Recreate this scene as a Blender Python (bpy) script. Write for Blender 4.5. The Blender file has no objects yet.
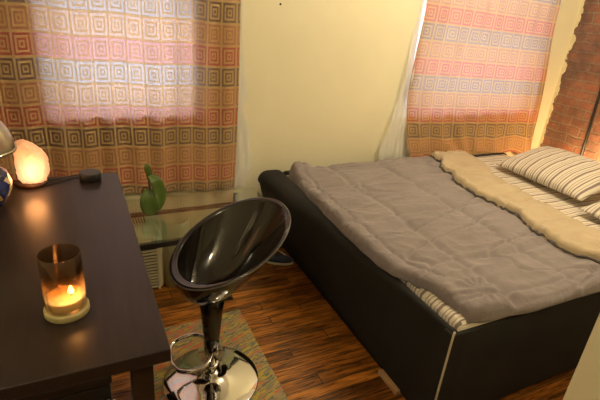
import bpy, bmesh, math, random
from mathutils import Vector, Matrix, noise
random.seed(7)
PI = math.pi
S = bpy.context.scene
C = S.collection

# ------------------------------------------------------------------ helpers
def N(x, y, z, s=1.0):
    return noise.noise(Vector((x * s, y * s, z * s)))

def link(name, bm, m, parent=None, smooth=True, recalc=True):
    me = bpy.data.meshes.new(name)
    if recalc:
        bmesh.ops.recalc_face_normals(bm, faces=bm.faces)
    bm.to_mesh(me); bm.free()
    for p in me.polygons: p.use_smooth = smooth
    if m: me.materials.append(m)
    o = bpy.data.objects.new(name, me); C.objects.link(o)
    if parent: o.parent = parent
    return o

def tag(o, label, cat=None, group=None, kind=None):
    if label: o['label'] = label
    if cat: o['category'] = cat
    if group: o['group'] = group
    if kind: o['kind'] = kind
    return o

def empty(name, loc, label, cat, group=None):
    o = bpy.data.objects.new(name, None); C.objects.link(o)
    o.location = loc
    return tag(o, label, cat, group)

def struct(o, label=None):
    o['kind'] = 'structure'
    if label: o['label'] = label
    return o

def localize(root):
    """children were built in world coordinates: move their data so they sit under the root's origin"""
    T = Matrix.Translation(-root.location)
    def rec(o):
        for ch in o.children:
            if ch.data: ch.data.transform(T)
            rec(ch)
    rec(root)

def box(bm, x0, x1, y0, y1, z0, z1, bev=0.0, seg=2):
    r = bmesh.ops.create_cube(bm, size=1)
    vs = r['verts']
    for v in vs:
        v.co = Vector(((x0 + x1) / 2 + v.co.x * (x1 - x0), (y0 + y1) / 2 + v.co.y * (y1 - y0), (z0 + z1) / 2 + v.co.z * (z1 - z0)))
    if bev > 0:
        es = list({e for v in vs for e in v.link_edges})
        bmesh.ops.bevel(bm, geom=es, offset=bev, segments=seg, profile=0.5, affect='EDGES')
    return bm

def lathe(bm, prof, cx, cy, n=48, close_top=True, close_bot=True, wob=None):
    rings = []
    for r, z in prof:
        ring = []
        for i in range(n):
            a = 2 * PI * i / n
            rr = r if wob is None else r * wob(a, z)
            ring.append(bm.verts.new((cx + rr * math.cos(a), cy + rr * math.sin(a), z)))
        rings.append(ring)
    for k in range(len(rings) - 1):
        for i in range(n):
            bm.faces.new((rings[k][i], rings[k][(i + 1) % n], rings[k + 1][(i + 1) % n], rings[k + 1][i]))
    if close_bot: bm.faces.new(rings[0][::-1])
    if close_top: bm.faces.new(rings[-1])
    return bm

def tube(bm, pts, rad, n=10, closed=False):
    pts = [Vector(p) for p in pts]
    m = len(pts); rings = []
    up = Vector((0, 0, 1)); prev = None
    for i, p in enumerate(pts):
        if closed: t = (pts[(i + 1) % m] - pts[i - 1]).normalized()
        else: t = (pts[min(i + 1, m - 1)] - pts[max(i - 1, 0)]).normalized()
        if prev is None:
            a = up if abs(t.z) < 0.9 else Vector((1, 0, 0))
            nrm = (a - t * a.dot(t)).normalized()
        else:
            nrm = (prev - t * prev.dot(t)).normalized()
        prev = nrm
        b = t.cross(nrm)
        r = rad[i] if isinstance(rad, (list, tuple)) else rad
        rings.append([bm.verts.new(p + (nrm * math.cos(2 * PI * k / n) + b * math.sin(2 * PI * k / n)) * r) for k in range(n)])
    for i in range(m if closed else m - 1):
        A = rings[i]; B = rings[(i + 1) % m]
        for k in range(n):
            bm.faces.new((A[k], A[(k + 1) % n], B[(k + 1) % n], B[k]))
    if not closed:
        bm.faces.new(rings[0][::-1]); bm.faces.new(rings[-1])
    return bm

def spline(pts, n=8):
    out = []; P = [Vector(p) for p in pts]
    for i in range(len(P) - 1):
        p0 = P[max(i - 1, 0)]; p1 = P[i]; p2 = P[i + 1]; p3 = P[min(i + 2, len(P) - 1)]
        for k in range(n):
            t = k / n
            out.append(0.5 * ((2 * p1) + (p2 - p0) * t + (2 * p0 - 5 * p1 + 4 * p2 - p3) * t * t + (3 * p1 - p0 - 3 * p2 + p3) * t ** 3))
    out.append(P[-1]); return out

def interp(t, pts):
    if t <= pts[0][0]: return pts[0][1]
    for (a, va), (b, vb) in zip(pts, pts[1:]):
        if t <= b:
            s = (t - a) / (b - a); s = s * s * (3 - 2 * s)
            return va + (vb - va) * s
    return pts[-1][1]

# ------------------------------------------------------------------ materials
class Mat:
    def __init__(self, name):
        self.m = bpy.data.materials.new(name); self.m.use_nodes = True
        self.nt = self.m.node_tree; self.nt.nodes.clear()
        self.out = self.nt.nodes.new('ShaderNodeOutputMaterial')
    def n(self, t, **kw):
        nd = self.nt.nodes.new(t)
        for k, v in kw.items(): setattr(nd, k, v)
        return nd
    def l(self, a, b): self.nt.links.new(a, b)
    def put(self, sock, v):
        if hasattr(v, 'is_linked') or isinstance(v, bpy.types.NodeSocket): self.l(v, sock)
        else:
            if isinstance(v, (tuple, list)) and len(v) == 3 and sock.type == 'RGBA': v = (*v, 1)
            sock.default_value = v
    def math(self, op, a, b=0.0, c=None):
        nd = self.n('ShaderNodeMath', operation=op)
        self.put(nd.inputs[0], a); self.put(nd.inputs[1], b)
        if c is not None: self.put(nd.inputs[2], c)
        return nd.outputs[0]
    def mix(self, f, a, b, bt='MIX'):
        nd = self.n('ShaderNodeMix', data_type='RGBA', blend_type=bt)
        self.put(nd.inputs[0], f); self.put(nd.inputs[6], a); self.put(nd.inputs[7], b)
        return nd.outputs[2]
    def pos(self): return self.n('ShaderNodeNewGeometry').outputs['Position']
    def obj(self): return self.n('ShaderNodeTexCoord').outputs['Object']
    def uv(self): return self.n('ShaderNodeTexCoord').outputs['UV']
    def sep(self, v):
        nd = self.n('ShaderNodeSeparateXYZ'); self.l(v, nd.inputs[0]); return nd.outputs
    def comb(self, x, y, z):
        nd = self.n('ShaderNodeCombineXYZ')
        for s, v in zip(nd.inputs, (x, y, z)): self.put(s, v)
        return nd.outputs[0]
    def scale(self, v, s):
        nd = self.n('ShaderNodeVectorMath', operation='MULTIPLY'); self.l(v, nd.inputs[0]); nd.inputs[1].default_value = s
        return nd.outputs[0]
    def noise(self, v, scale, detail=4, rough=.55, dist=0.0, out=0):
        nd = self.n('ShaderNodeTexNoise'); self.l(v, nd.inputs['Vector'])
        nd.inputs['Scale'].default_value = scale; nd.inputs['Detail'].default_value = detail
        nd.inputs['Roughness'].default_value = rough; nd.inputs['Distortion'].default_value = dist
        return nd.outputs[out]
    def ramp(self, f, stops, interp='LINEAR'):
        nd = self.n('ShaderNodeValToRGB'); self.put(nd.inputs[0], f); cr = nd.color_ramp; cr.interpolation = interp
        cr.elements.remove(cr.elements[1]); cr.elements[0].position = stops[0][0]
        for p, c in stops[1:]: cr.elements.new(p)
        for e, (p, c) in zip(cr.elements, stops): e.color = (*c, 1) if len(c) == 3 else c
        return nd.outputs[0]
    def bump(self, h, s=.3, d=.01):
        nd = self.n('ShaderNodeBump'); self.put(nd.inputs['Height'], h)
        nd.inputs['Strength'].default_value = s; nd.inputs['Distance'].default_value = d
        return nd.outputs[0]
    def bsdf(self, color, rough=.5, metal=0.0, normal=None, spec=None, coat=0, sheen=0, done=True, **kw):
        b = self.n('ShaderNodeBsdfPrincipled')
        self.put(b.inputs['Base Color'], color); self.put(b.inputs['Roughness'], rough); self.put(b.inputs['Metallic'], metal)
        if normal is not None: self.l(normal, b.inputs['Normal'])
        if spec is not None: self.put(b.inputs['Specular IOR Level'], spec)
        if coat: b.inputs['Coat Weight'].default_value = coat; b.inputs['Coat Roughness'].default_value = .05
        if sheen: b.inputs['Sheen Weight'].default_value = sheen; b.inputs['Sheen Roughness'].default_value = .5
        for k, v in kw.items(): self.put(b.inputs[k], v)
        if done: self.l(b.outputs[0], self.out.inputs[0])
        return b.outputs[0]
    def fin(self, s): self.l(s, self.out.inputs[0]); return self.m

def simple(name, col, rough=.5, metal=0.0, ns=40, var=.12, bump=.0, **kw):
    M = Mat(name); f = M.noise(M.obj(), ns)
    d = tuple(max(0, c * (1 - var)) for c in col); b = tuple(min(1, c * (1 + var)) for c in col)
    M.bsdf(M.ramp(f, [(.3, d), (.7, b)]), rough, metal, M.bump(f, bump, .004) if bump else None, **kw)
    return M.m

def m_wall():
    M = Mat('cream_paint'); p = M.pos(); f = M.noise(p, 1.7, 5); g = M.noise(p, 60, 3)
    M.bsdf(M.ramp(f, [(.3, (.645, .603, .428)), (.7, (.70, .658, .478))]), .55, 0, M.bump(g, .12, .003)); return M.m

def m_floor():
    M = Mat('wood_planks'); x, y, z = M.sep(M.pos())
    w = .062
    row = M.math('FLOOR', M.math('DIVIDE', y, w))
    wn = M.n('ShaderNodeTexWhiteNoise', noise_dimensions='1D'); M.l(row, wn.inputs['W'])
    xs = M.math('ADD', x, M.math('MULTIPLY', wn.outputs[0], 3.7))
    col = M.math('FLOOR', M.math('DIVIDE', xs, .85))
    wn2 = M.n('ShaderNodeTexWhiteNoise', noise_dimensions='2D'); M.l(M.comb(row, col, 0), wn2.inputs[0])
    r2 = wn2.outputs[0]
    gv = M.comb(M.math('MULTIPLY', xs, 1.0), M.math('MULTIPLY', y, 9.0), M.math('MULTIPLY', r2, 13))
    g = M.noise(gv, 3.2, 7, .68, .9)
    g2 = M.noise(M.comb(M.math('MULTIPLY', xs, 3.0), M.math('MULTIPLY', y, 42.0), r2), 3.0, 4, .6, .4)
    t = M.math('ADD', M.math('MULTIPLY', g, .62), M.math('MULTIPLY', g2, .38))
    c = M.ramp(t, [(.34, (.016, .007, .003)), (.44, (.12, .042, .007)), (.55, (.42, .155, .022)), (.68, (.70, .30, .050))])
    c = M.mix(1.0, c, M.ramp(r2, [(0, (.52, .48, .45)), (.5, (.85, .82, .8)), (1, (1.12, 1.1, 1.05))]), 'MULTIPLY')
    fy = M.math('FRACT', M.math('DIVIDE', y, w)); ed = M.math('MINIMUM', fy, M.math('SUBTRACT', 1.0, fy))
    fx = M.math('FRACT', M.math('DIVIDE', xs, .85)); ex = M.math('MULTIPLY', M.math('MINIMUM', fx, M.math('SUBTRACT', 1.0, fx)), 12)
    e = M.math('MINIMUM', ed, ex)
    gap = M.math('LESS_THAN', e, .03)
    c = M.mix(gap, c, (.012, .005, .003))
    h = M.math('ADD', M.math('MULTIPLY', t, .25), M.math('MINIMUM', M.math('MULTIPLY', e, 12), 1.0))
    M.bsdf(c, M.math('ADD', .20, M.math('MULTIPLY', g2, .2)), 0, M.bump(h, .35, .002)); return M.m

def m_brick():
    M = Mat('old_brick'); p = M.pos(); x, y, z = M.sep(p)
    wob = M.noise(p, 7, 3, .6, 0, 1); wx, wy, wz = M.sep(wob)
    yy = M.math('ADD', y, M.math('MULTIPLY', M.math('SUBTRACT', wx, .5), .055))
    zz = M.math('ADD', z, M.math('MULTIPLY', M.math('SUBTRACT', wy, .5), .045))
    def br(c1, c2, mo):
        b = M.n('ShaderNodeTexBrick'); M.l(M.comb(yy, zz, 0), b.inputs['Vector'])
        b.inputs['Color1'].default_value = (*c1, 1); b.inputs['Color2'].default_value = (*c2, 1); b.inputs['Mortar'].default_value = (*mo, 1)
        b.inputs['Scale'].default_value = 1; b.inputs['Mortar Size'].default_value = .0085; b.inputs['Mortar Smooth'].default_value = .35
        b.inputs['Bias'].default_value = -.1; b.inputs['Brick Width'].default_value = .19; b.inputs['Row Height'].default_value = .072
        return b
    b = br((.235, .078, .040), (.105, .052, .038), (.20, .155, .11))
    f = M.noise(p, 22, 6, .7); f2 = M.noise(p, 5, 4)
    c = M.mix(M.ramp(f, [(.35, (.0, .0, .0)), (.75, (.7, .7, .7))]), b.outputs[0], (.33, .16, .09))
    c = M.mix(M.ramp(f2, [(.42, (0, 0, 0)), (.68, (.8, .8, .8))]), c, (.085, .045, .033))
    # left-over plaster flecks and the ragged plaster edge by the corner
    fl = M.noise(p, 30, 3, .6)
    c = M.mix(M.math('GREATER_THAN', fl, .69), c, (.42, .33, .22))
    eg = M.math('ADD', y, M.math('MULTIPLY', M.math('SUBTRACT', M.noise(M.comb(0.0, y, M.math('MULTIPLY', z, 1.0)), 9, 6), .5), .14))
    pe = M.math('GREATER_THAN', eg, 2.572)
    c = M.mix(pe, c, (.68, .60, .38))
    h = M.math('SUBTRACT', M.math('MULTIPLY', f, .35), b.outputs[1])
    M.bsdf(c, .62, 0, M.bump(h, 1.0, .035)); return M.m

def m_curtain(name, cell, lift):
    M = Mat(name); u, v, w = M.sep(M.uv())
    cu = M.math('DIVIDE', u, cell); cv = M.math('DIVIDE', M.math('ADD', v, lift), .1135)
    fu = M.math('ABSOLUTE', M.math('SUBTRACT', M.math('FRACT', cu), .5)); fv = M.math('ABSOLUTE', M.math('SUBTRACT', M.math('FRACT', cv), .5))
    nz = M.noise(M.uv(), 60, 2, .5)
    d = M.math('ADD', M.math('MAXIMUM', fu, fv), M.math('MULTIPLY', M.math('SUBTRACT', nz, .5), .02))
    line = M.ramp(d, [(0, (1, 1, 1)), (.07, (0, 0, 0)), (.145, (1, 1, 1)), (.24, (0, 0, 0)), (.335, (1, 1, 1)), (.44, (0, 0, 0))], 'CONSTANT')
    k = M.math('FRACT', M.math('DIVIDE', M.math('FLOOR', cv), 3.0))     # 0, .33, .67
    lc = M.ramp(k, [(0, (.125, .048, .020)), (.2, (.36, .050, .024)), (.5, (.31, .105, .038))], 'CONSTANT')
    gc = M.ramp(k, [(0, (.49, .36, .175)), (.2, (.51, .355, .175)), (.5, (.51, .35, .165))], 'CONSTANT')
    weave = M.noise(M.comb(M.math('MULTIPLY', u, 1.0), M.math('MULTIPLY', v, .12), 0.0), 420, 2)
    weave2 = M.noise(M.comb(M.math('MULTIPLY', u, .1), v, 0.0), 420, 2)
    wv = M.math('ADD', M.math('MULTIPLY', weave, .5), M.math('MULTIPLY', weave2, .5))
    dif = M.mix(line, gc, lc)
    dif = M.mix(1.0, dif, M.ramp(wv, [(.35, (.88, .88, .88)), (.65, (1.08, 1.08, 1.08))]), 'MULTIPLY')
    # threads seen against daylight: the figure is the thinner, paler weave
    gt = M.ramp(k, [(0, (.58, .47, .34)), (.2, (.70, .42, .31)), (.5, (.70, .47, .28))], 'CONSTANT')
    lt = M.ramp(k, [(0, (1.0, .98, 1.0)), (.2, (1.0, .74, .74)), (.5, (1.0, .90, .80))], 'CONSTANT')
    tr = M.mix(line, gt, lt)
    tr = M.mix(1.0, tr, M.ramp(wv, [(.38, (.82, .82, .82)), (.6, (1.1, 1.1, 1.1))]), 'MULTIPLY')
    D = M.bsdf(dif, .85, 0, M.bump(wv, .25, .002), done=False)
    T = M.n('ShaderNodeBsdfTranslucent'); M.l(tr, T.inputs[0])
    mx = M.n('ShaderNodeMixShader'); mx.inputs[0].default_value = .19
    M.l(D, mx.inputs[1]); M.l(T.outputs[0], mx.inputs[2])
    return M.fin(mx.outputs[0])

def m_sheer():
    M = Mat('white_sheer'); g = M.noise(M.scale(M.obj(), (6, 6, .6)), 12, 3)
    D = M.bsdf(M.ramp(g, [(.3, (.80, .80, .80)), (.7, (.9, .9, .9))]), .8, done=False)
    T = M.n('ShaderNodeBsdfTranslucent'); T.inputs[0].default_value = (.9, .92, .95, 1)
    mx = M.n('ShaderNodeMixShader'); mx.inputs[0].default_value = .4; M.l(D, mx.inputs[1]); M.l(T.outputs[0], mx.inputs[2])
    tp = M.n('ShaderNodeBsdfTransparent'); m2 = M.n('ShaderNodeMixShader'); m2.inputs[0].default_value = .34
    M.l(mx.outputs[0], m2.inputs[1]); M.l(tp.outputs[0], m2.inputs[2])
    return M.fin(m2.outputs[0])

def m_thin_glass(name, tint=(1, 1, 1), refl=.08, rough=.02, gl=(1, 1, 1)):
    M = Mat(name)
    tp = M.n('ShaderNodeBsdfTransparent'); tp.inputs[0].default_value = (*tint, 1)
    g = M.n('ShaderNodeBsdfGlossy'); g.inputs[0].default_value = (*gl, 1); g.inputs['Roughness'].default_value = rough
    fr = M.n('ShaderNodeFresnel'); M.l(M.math('ADD', 1.5, M.math('MULTIPLY', M.n('ShaderNodeNewGeometry').outputs['Backfacing'], -.8333)), fr.inputs[0])
    nz = M.noise(M.obj(), 6, 2)
    mx = M.n('ShaderNodeMixShader'); M.l(M.math('ADD', M.math('ADD', fr.outputs[0], refl - .04), M.math('MULTIPLY', nz, .02)), mx.inputs[0])
    M.l(tp.outputs[0], mx.inputs[1]); M.l(g.outputs[0], mx.inputs[2])
    return M.fin(mx.outputs[0])

def m_jar_glass():
    M = Mat('smoked_glass'); x, y, z = M.sep(M.obj())
    nz = M.noise(M.obj(), 60, 4, .6)
    zz = M.math('ADD', z, M.math('MULTIPLY', M.math('SUBTRACT', nz, .5), .05))
    tint = M.ramp(M.math('DIVIDE', zz, .17), [(.12, (1, .93, .78)), (.42, (.75, .5, .28)), (.62, (.24, .175, .125)), (.95, (.48, .38, .28))])
    tp = M.n('ShaderNodeBsdfTransparent'); M.l(tint, tp.inputs[0])
    g = M.n('ShaderNodeBsdfGlossy'); g.inputs[0].default_value = (.75, .7, .65, 1); g.inputs['Roughness'].default_value = .12
    fr = M.n('ShaderNodeFresnel'); M.l(M.math('ADD', 1.5, M.math('MULTIPLY', M.n('ShaderNodeNewGeometry').outputs['Backfacing'], -.8333)), fr.inputs[0])
    mx = M.n('ShaderNodeMixShader'); M.l(M.math('ADD', fr.outputs[0], .05), mx.inputs[0])
    M.l(tp.outputs[0], mx.inputs[1]); M.l(g.outputs[0], mx.inputs[2])
    T = M.n('ShaderNodeBsdfTranslucent'); M.l(tint, T.inputs[0])
    m2 = M.n('ShaderNodeMixShader'); m2.inputs[0].default_value = .10; M.l(mx.outputs[0], m2.inputs[1]); M.l(T.outputs[0], m2.inputs[2])
    return M.fin(m2.outputs[0])

def m_salt():
    M = Mat('lit_salt_rock'); o = M.obj(); x, y, z = M.sep(o)
    v = M.n('ShaderNodeVectorMath', operation='DISTANCE'); M.l(o, v.inputs[0]); v.inputs[1].default_value = (.005, -.06, .062)
    nz = M.noise(o, 26, 5, .65)
    d = M.math('ADD', v.outputs['Value'], M.math('MULTIPLY', M.math('SUBTRACT', nz, .5), .055))
    c = M.ramp(M.math('DIVIDE', d, .16), [(.15, (1, .70, .36)), (.55, (1, .46, .18)), (1, (.92, .30, .10))])
    st = M.ramp(M.math('DIVIDE', d, .16), [(.1, (1, 1, 1)), (.5, (.52, .52, .52)), (1, (.2, .2, .2))])
    M.bsdf((.8, .45, .3), .5, 0, M.bump(nz, .8, .02), **{'Emission Color': c, 'Emission Strength': M.math('MULTIPLY', M.math('MULTIPLY', st, M.math('ADD', .35, M.math('MULTIPLY', nz, 1.3))), 1.15)})
    return M.m

def m_desk():
    M = Mat('black_brown_laminate'); p = M.pos()
    g = M.noise(M.scale(p, (14, 1.2, 14)), 5, 5, .6)
    s = M.noise(p, 90, 2)
    c = M.ramp(g, [(.3, (.012, .008, .0075)), (.7, (.023, .015, .0135))])
    c = M.mix(M.math('GREATER_THAN', s, .79), c, (.09, .07, .06))
    M.bsdf(c, .34, 0, M.bump(g, .1, .001), spec=.38); return M.m

def m_upholstery():
    M = Mat('charcoal_upholstery'); o = M.obj(); a = M.noise(o, 380, 2); b = M.noise(o, 5, 4)
    c = M.ramp(M.math('ADD', M.math('MULTIPLY', a, .6), M.math('MULTIPLY', b, .4)), [(.35, (.012, .0115, .011)), (.65, (.024, .0225, .0215))])
    M.bsdf(c, .9, 0, M.bump(a, .3, .002), spec=.25); return M.m

def m_stripe(name, axis='y', per=.105, off=0.0):
    M = Mat(name); x, y, z = M.sep(M.uv())
    t = y
    wz = M.noise(M.uv(), 5, 2)
    f = M.math('FRACT', M.math('ADD', M.math('DIVIDE', M.math('ADD', t, M.math('MULTIPLY', wz, .012)), per), off))
    cr = (.60, .55, .45); da = (.20, .155, .15); mi = (.33, .28, .25)
    c = M.ramp(f, [(0, cr), (.10, da), (.24, cr), (.33, mi), (.38, cr), (.52, da), (.60, cr), (.70, mi), (.76, cr), (.86, da), (.90, cr)], 'CONSTANT')
    w = M.noise(M.uv(), 600, 2); b = M.noise(M.uv(), 9, 4)
    M.bsdf(c, .85, 0, M.bump(M.math('ADD', M.math('MULTIPLY', w, .1), b), .35, .012), sheen=.1); return M.m

def m_cloth(name, a, b, ns=8, wr=.5, rough=.85):
    M = Mat(name); o = M.obj()
    f = M.noise(o, ns, 4); w = M.noise(o, 500, 2)
    wr1 = M.noise(o, 9, 5, .6, 1.2)
    c = M.ramp(f, [(.3, a), (.7, b)])
    M.bsdf(c, rough, 0, M.bump(M.math('ADD', M.math('MULTIPLY', w, .04), wr1), wr, .014), sheen=.2); return M.m

def m_rug():
    M = Mat('woven_rug'); p = M.uv(); x, y, z = M.sep(p)
    d = M.math('SUBTRACT', y, M.math('MULTIPLY', x, .34))
    dd = M.math('ADD', d, M.math('MULTIPLY', M.math('SUBTRACT', M.noise(p, 14, 3), .5), .03))
    n1 = M.noise(M.comb(M.math('MULTIPLY', dd, 17.0), M.math('MULTIPLY', x, 2.4), 0.0), 1.6, 3, .6)
    c = M.ramp(n1, [(.30, (.24, .22, .15)), (.41, (.52, .38, .05)), (.46, (.12, .16, .12)), (.50, (.36, .27, .16)), (.55, (.60, .14, .04)), (.60, (.46, .38, .08)), (.66, (.12, .17, .16))], 'CONSTANT')
    w = M.noise(M.comb(M.math('MULTIPLY', x, 1.0), M.math('MULTIPLY', y, 3.0), 0.0), 130, 3, .7)
    c = M.mix(M.ramp(w, [(.4, (0, 0, 0)), (.62, (.25, .25, .25))]), c, (.34, .29, .18))
    M.bsdf(c, .95, 0, M.bump(w, .8, .006)); return M.m

def m_leaf():
    M = Mat('orchid_leaf'); u, v, w = M.sep(M.uv())
    nz = M.noise(M.comb(M.math('MULTIPLY', u, 1.0), M.math('MULTIPLY', v, 14.0), 0.0), 4, 3)
    c = M.ramp(nz, [(.3, (.035, .075, .010)), (.7, (.10, .155, .022))])
    M.bsdf(c, .35, 0, M.bump(nz, .3, .004)); return M.m

def m_mosaic():
    M = Mat('blue_gold_mosaic')
    v = M.n('ShaderNodeTexVoronoi', feature='DISTANCE_TO_EDGE'); M.l(M.obj(), v.inputs['Vector']); v.inputs['Scale'].default_value = 26
    v2 = M.n('ShaderNodeTexVoronoi'); M.l(M.obj(), v2.inputs['Vector']); v2.inputs['Scale'].default_value = 26
    r = M.sep(v2.outputs['Color'])[0]
    c = M.ramp(r, [(0, (.015, .03, .16)), (.35, (.02, .02, .09)), (.55, (.48, .33, .14)), (.8, (.60, .50, .32))], 'CONSTANT')
    c = M.mix(M.math('LESS_THAN', v.outputs[0], .06), c, (.012, .015, .06))
    M.bsdf(c, .12, 0, M.bump(v.outputs[0], .3, .01), coat=.5); return M.m

MW = m_wall(); MF = m_floor(); MB = m_brick(); MDK = m_desk(); MUP = m_upholstery()
MCL = m_curtain('geometric_curtain_left', .0830, .010); MCR = m_curtain('geometric_curtain_right', .1165, .000)
MSH = m_sheer()
MCEIL = simple('ceiling_paint', (.75, .72, .64), .8)
MTRIM = simple('trim_paint', (.66, .60, .42), .45)
MFRAME = simple('window_frame_paint', (.75, .74, .70), .4)
MPANE = m_thin_glass('window_glass', (1, 1, 1), .04)
MGLASS = m_thin_glass('table_glass', (.92, .96, .91), .15)
Mg = Mat('frosted_glass'); _t = Mg.n('ShaderNodeBsdfTranslucent'); _t.inputs[0].default_value = (.80, .82, .66, 1)
_d = Mg.bsdf(Mg.ramp(Mg.noise(Mg.obj(), 20), [(.3, (.50, .50, .38)), (.7, (.58, .57, .44))]), .25, done=False); _m = Mg.n('ShaderNodeMixShader'); Mg.l(_d, _m.inputs[1]); Mg.l(_t.outputs[0], _m.inputs[2])
MFROST = Mg.fin(_m.outputs[0])
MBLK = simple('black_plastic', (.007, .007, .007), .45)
MBLKM = simple('dark_metal', (.03, .028, .027), .35, .6)
MCHR = simple('chrome', (.60, .58, .55), .06, 1.0, var=.02)
MGREY = simple('grey_metal', (.10, .10, .085), .4, .3)
MSEAT = simple('gloss_black_shell', (.007, .0055, .005), .07, 0, 6, .1, coat=.25)
MNICK = simple('brushed_nickel', (.50, .47, .36), .28, 1.0, var=.08)
MAC = simple('appliance_plastic', (.62, .58, .45), .45, var=.04)
MACD = simple('vent_recess', (.05, .048, .04), .7)
MSALT = m_salt(); MJG = m_jar_glass()
MDUV = m_cloth('taupe_duvet_cotton', (.172, .146, .150), (.212, .182, .187), 6, .8)
MBEI = m_cloth('beige_duvet_lining', (.36, .285, .180), (.43, .345, .225), 6, .55)
MHEM = m_cloth('duvet_hem', (.055, .045, .042), (.09, .075, .07), 20, .4)
MSHEET = m_stripe('striped_sheet', per=.10); MPIL = m_stripe('striped_pillowcase', per=.100, off=.2)
MPIPE = simple('cream_piping', (.50, .45, .33), .7)
MRUG = m_rug(); MLEAF = m_leaf(); MMOS = m_mosaic()
MWOOD = simple('pale_wood', (.42, .27, .13), .5, ns=12)
MDWD = simple('dark_wood_base', (.06, .025, .012), .4, ns=20)
MBARK = simple('orchid_bark', (.16, .07, .035), .9, ns=90, var=.6, bump=.8)
MWAX = simple('candle_wax', (.80, .68, .42), .45)
MLID = simple('olive_wood_lid', (.36, .30, .13), .5)
MPAPER = simple('paper_edges', (.7, .66, .58), .8)
MBLUE = simple('navy_canvas', (.045, .055, .12), .8, ns=120, var=.3)
MWHT = simple('white_rubber', (.55, .52, .45), .6)

# ------------------------------------------------------------------ room shell
YW = 2.60; XR = 3.70; ZC = 2.62; XL = -.95; YN = -1.6
WL = (-.10, .63, .85, 2.2); WR = (2.14, 3.40, .80, 2.2)      # window openings x0,x1,z0,z1
T = .24
bm = bmesh.new(); box(bm, XL - T, XR + T, YN - T, YW + T, -.1, 0)
struct(link('floor', bm, MF, smooth=False), 'dark orange-brown hardwood plank floor')
bm = bmesh.new(); box(bm, XL - T, XR + T, YN - T, YW + T, ZC, ZC + .1)
struct(link('ceiling', bm, MCEIL, smooth=False))
bm = bmesh.new()
for a in ((XL - T, WL[0], 0, ZC), (WL[1], WR[0], 0, ZC), (WR[1], XR + T, 0, ZC),
          (WL[0], WL[1], 0, WL[2]), (WL[0], WL[1], WL[3], ZC), (WR[0], WR[1], 0, WR[2]), (WR[0], WR[1], WR[3], ZC)):
    box(bm, a[0], a[1], YW, YW + T, a[2], a[3])
struct(link('wall_back', bm, MW, smooth=False), 'cream painted wall behind the curtains')
bm = bmesh.new(); box(bm, XR, XR + T, YN, YW, 0, ZC)
struct(link('wall_right', bm, MB, smooth=False), 'exposed old red brick wall')
bm = bmesh.new(); box(bm, XL - T, XL, YN - T, YW, 0, ZC)
struct(link('wall_left', bm, MW, smooth=False))
bm = bmesh.new(); box(bm, XL, XR + T, YN - T, YN, 0, ZC)
struct(link('wall_front', bm, MW, smooth=False))
bm = bmesh.new(); box(bm, 1.14, XR, YN, .5, 0, ZC)
struct(link('wall_partition', bm, MW, smooth=False), 'cream wall end at the lower right edge')
for nm, (x0, x1) in (('baseboard_back', (XL, 1.0)),):
    bm = bmesh.new(); box(bm, x0, x1, YW - .018, YW, 0, .11, .004)
    struct(link(nm, bm, MTRIM, smooth=False))
for i, W in enumerate((WL, WR)):
    x0, x1, z0, z1 = W
    bm = bmesh.new(); t = .045; y0, y1 = YW + .11, YW + .16
    box(bm, x0, x0 + t, y0, y1, z0, z1); box(bm, x1 - t, x1, y0, y1, z0, z1)
    box(bm, x0 + t, x1 - t, y0, y1, z0, z0 + t); box(bm, x0 + t, x1 - t, y0, y1, z1 - t, z1)
    zm = (z0 + z1) / 2 + .05; box(bm, x0 + t, x1 - t, y0, y1, zm - .025, zm + .025)
    w = struct(link('window_%d' % (i + 1), bm, MFRAME, smooth=False))
    bm = bmesh.new(); box(bm, x0 + t, x1 - t, YW + .132, YW + .136, z0 + t, zm - .025); box(bm, x0 + t, x1 - t, YW + .132, YW + .136, zm + .025, z1 - t)
    link('pane', bm, MPANE, w, smooth=False)
    bm = bmesh.new(); box(bm, x0 - .03, x1 + .03, YW - .023, YW + .11, z0 - .02, z0, .004)
    link('sill', bm, MFRAME, w, smooth=False)
# nail in the wall
bm = bmesh.new(); tube(bm, [(1.115, YW + .01, 1.455), (1.115, YW - .012, 1.46)], .0022, 8); tube(bm, [(1.115, YW - .012, 1.46), (1.115, YW - .015, 1.46)], .006, 12)
tag(link('wall_nail', bm, MBLKM), 'small dark nail high in the cream wall between the curtains', 'nail')
# dark line down the brick, drawn as a thin black tube
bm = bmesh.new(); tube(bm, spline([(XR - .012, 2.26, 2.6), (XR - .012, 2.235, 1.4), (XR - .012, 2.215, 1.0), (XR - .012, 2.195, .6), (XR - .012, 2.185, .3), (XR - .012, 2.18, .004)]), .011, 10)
tag(link('black_strip', bm, MBLK), 'thin black pipe running down the brick wall', 'strip')

# ------------------------------------------------------------------ curtains
def cloth(name, m, edges, yf, nu, nv, ulen, zref, parent=None, thick=.0015):
    """edges(v)->(xl,xr,zl,zr) for v in 0(top)..1(bottom)"""
    bm = bmesh.new(); uvl = bm.loops.layers.uv.new('UVMap'); G = []; UV = {}
    for j in range(nv + 1):
        v = j / nv; xl, xr, zl, zr = edges(v); row = []
        for i in range(nu + 1):
            u = i / nu; x = xl + (xr - xl) * u; z = zl + (zr - zl) * u
            dx, y, dz = yf(u, v, x, z)
            vt = bm.verts.new((x + dx, y, z + dz)); row.append(vt); UV[vt] = (u * ulen, (z - zref(u)))
        G.append(row)
    for j in range(nv):
        for i in range(nu):
            f = bm.faces.new((G[j][i], G[j + 1][i], G[j + 1][i + 1], G[j][i + 1]))
            for lp in f.loops: lp[uvl].uv = UV[lp.vert]
    o = link(name, bm, m, parent, recalc=False)
    return o

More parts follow.
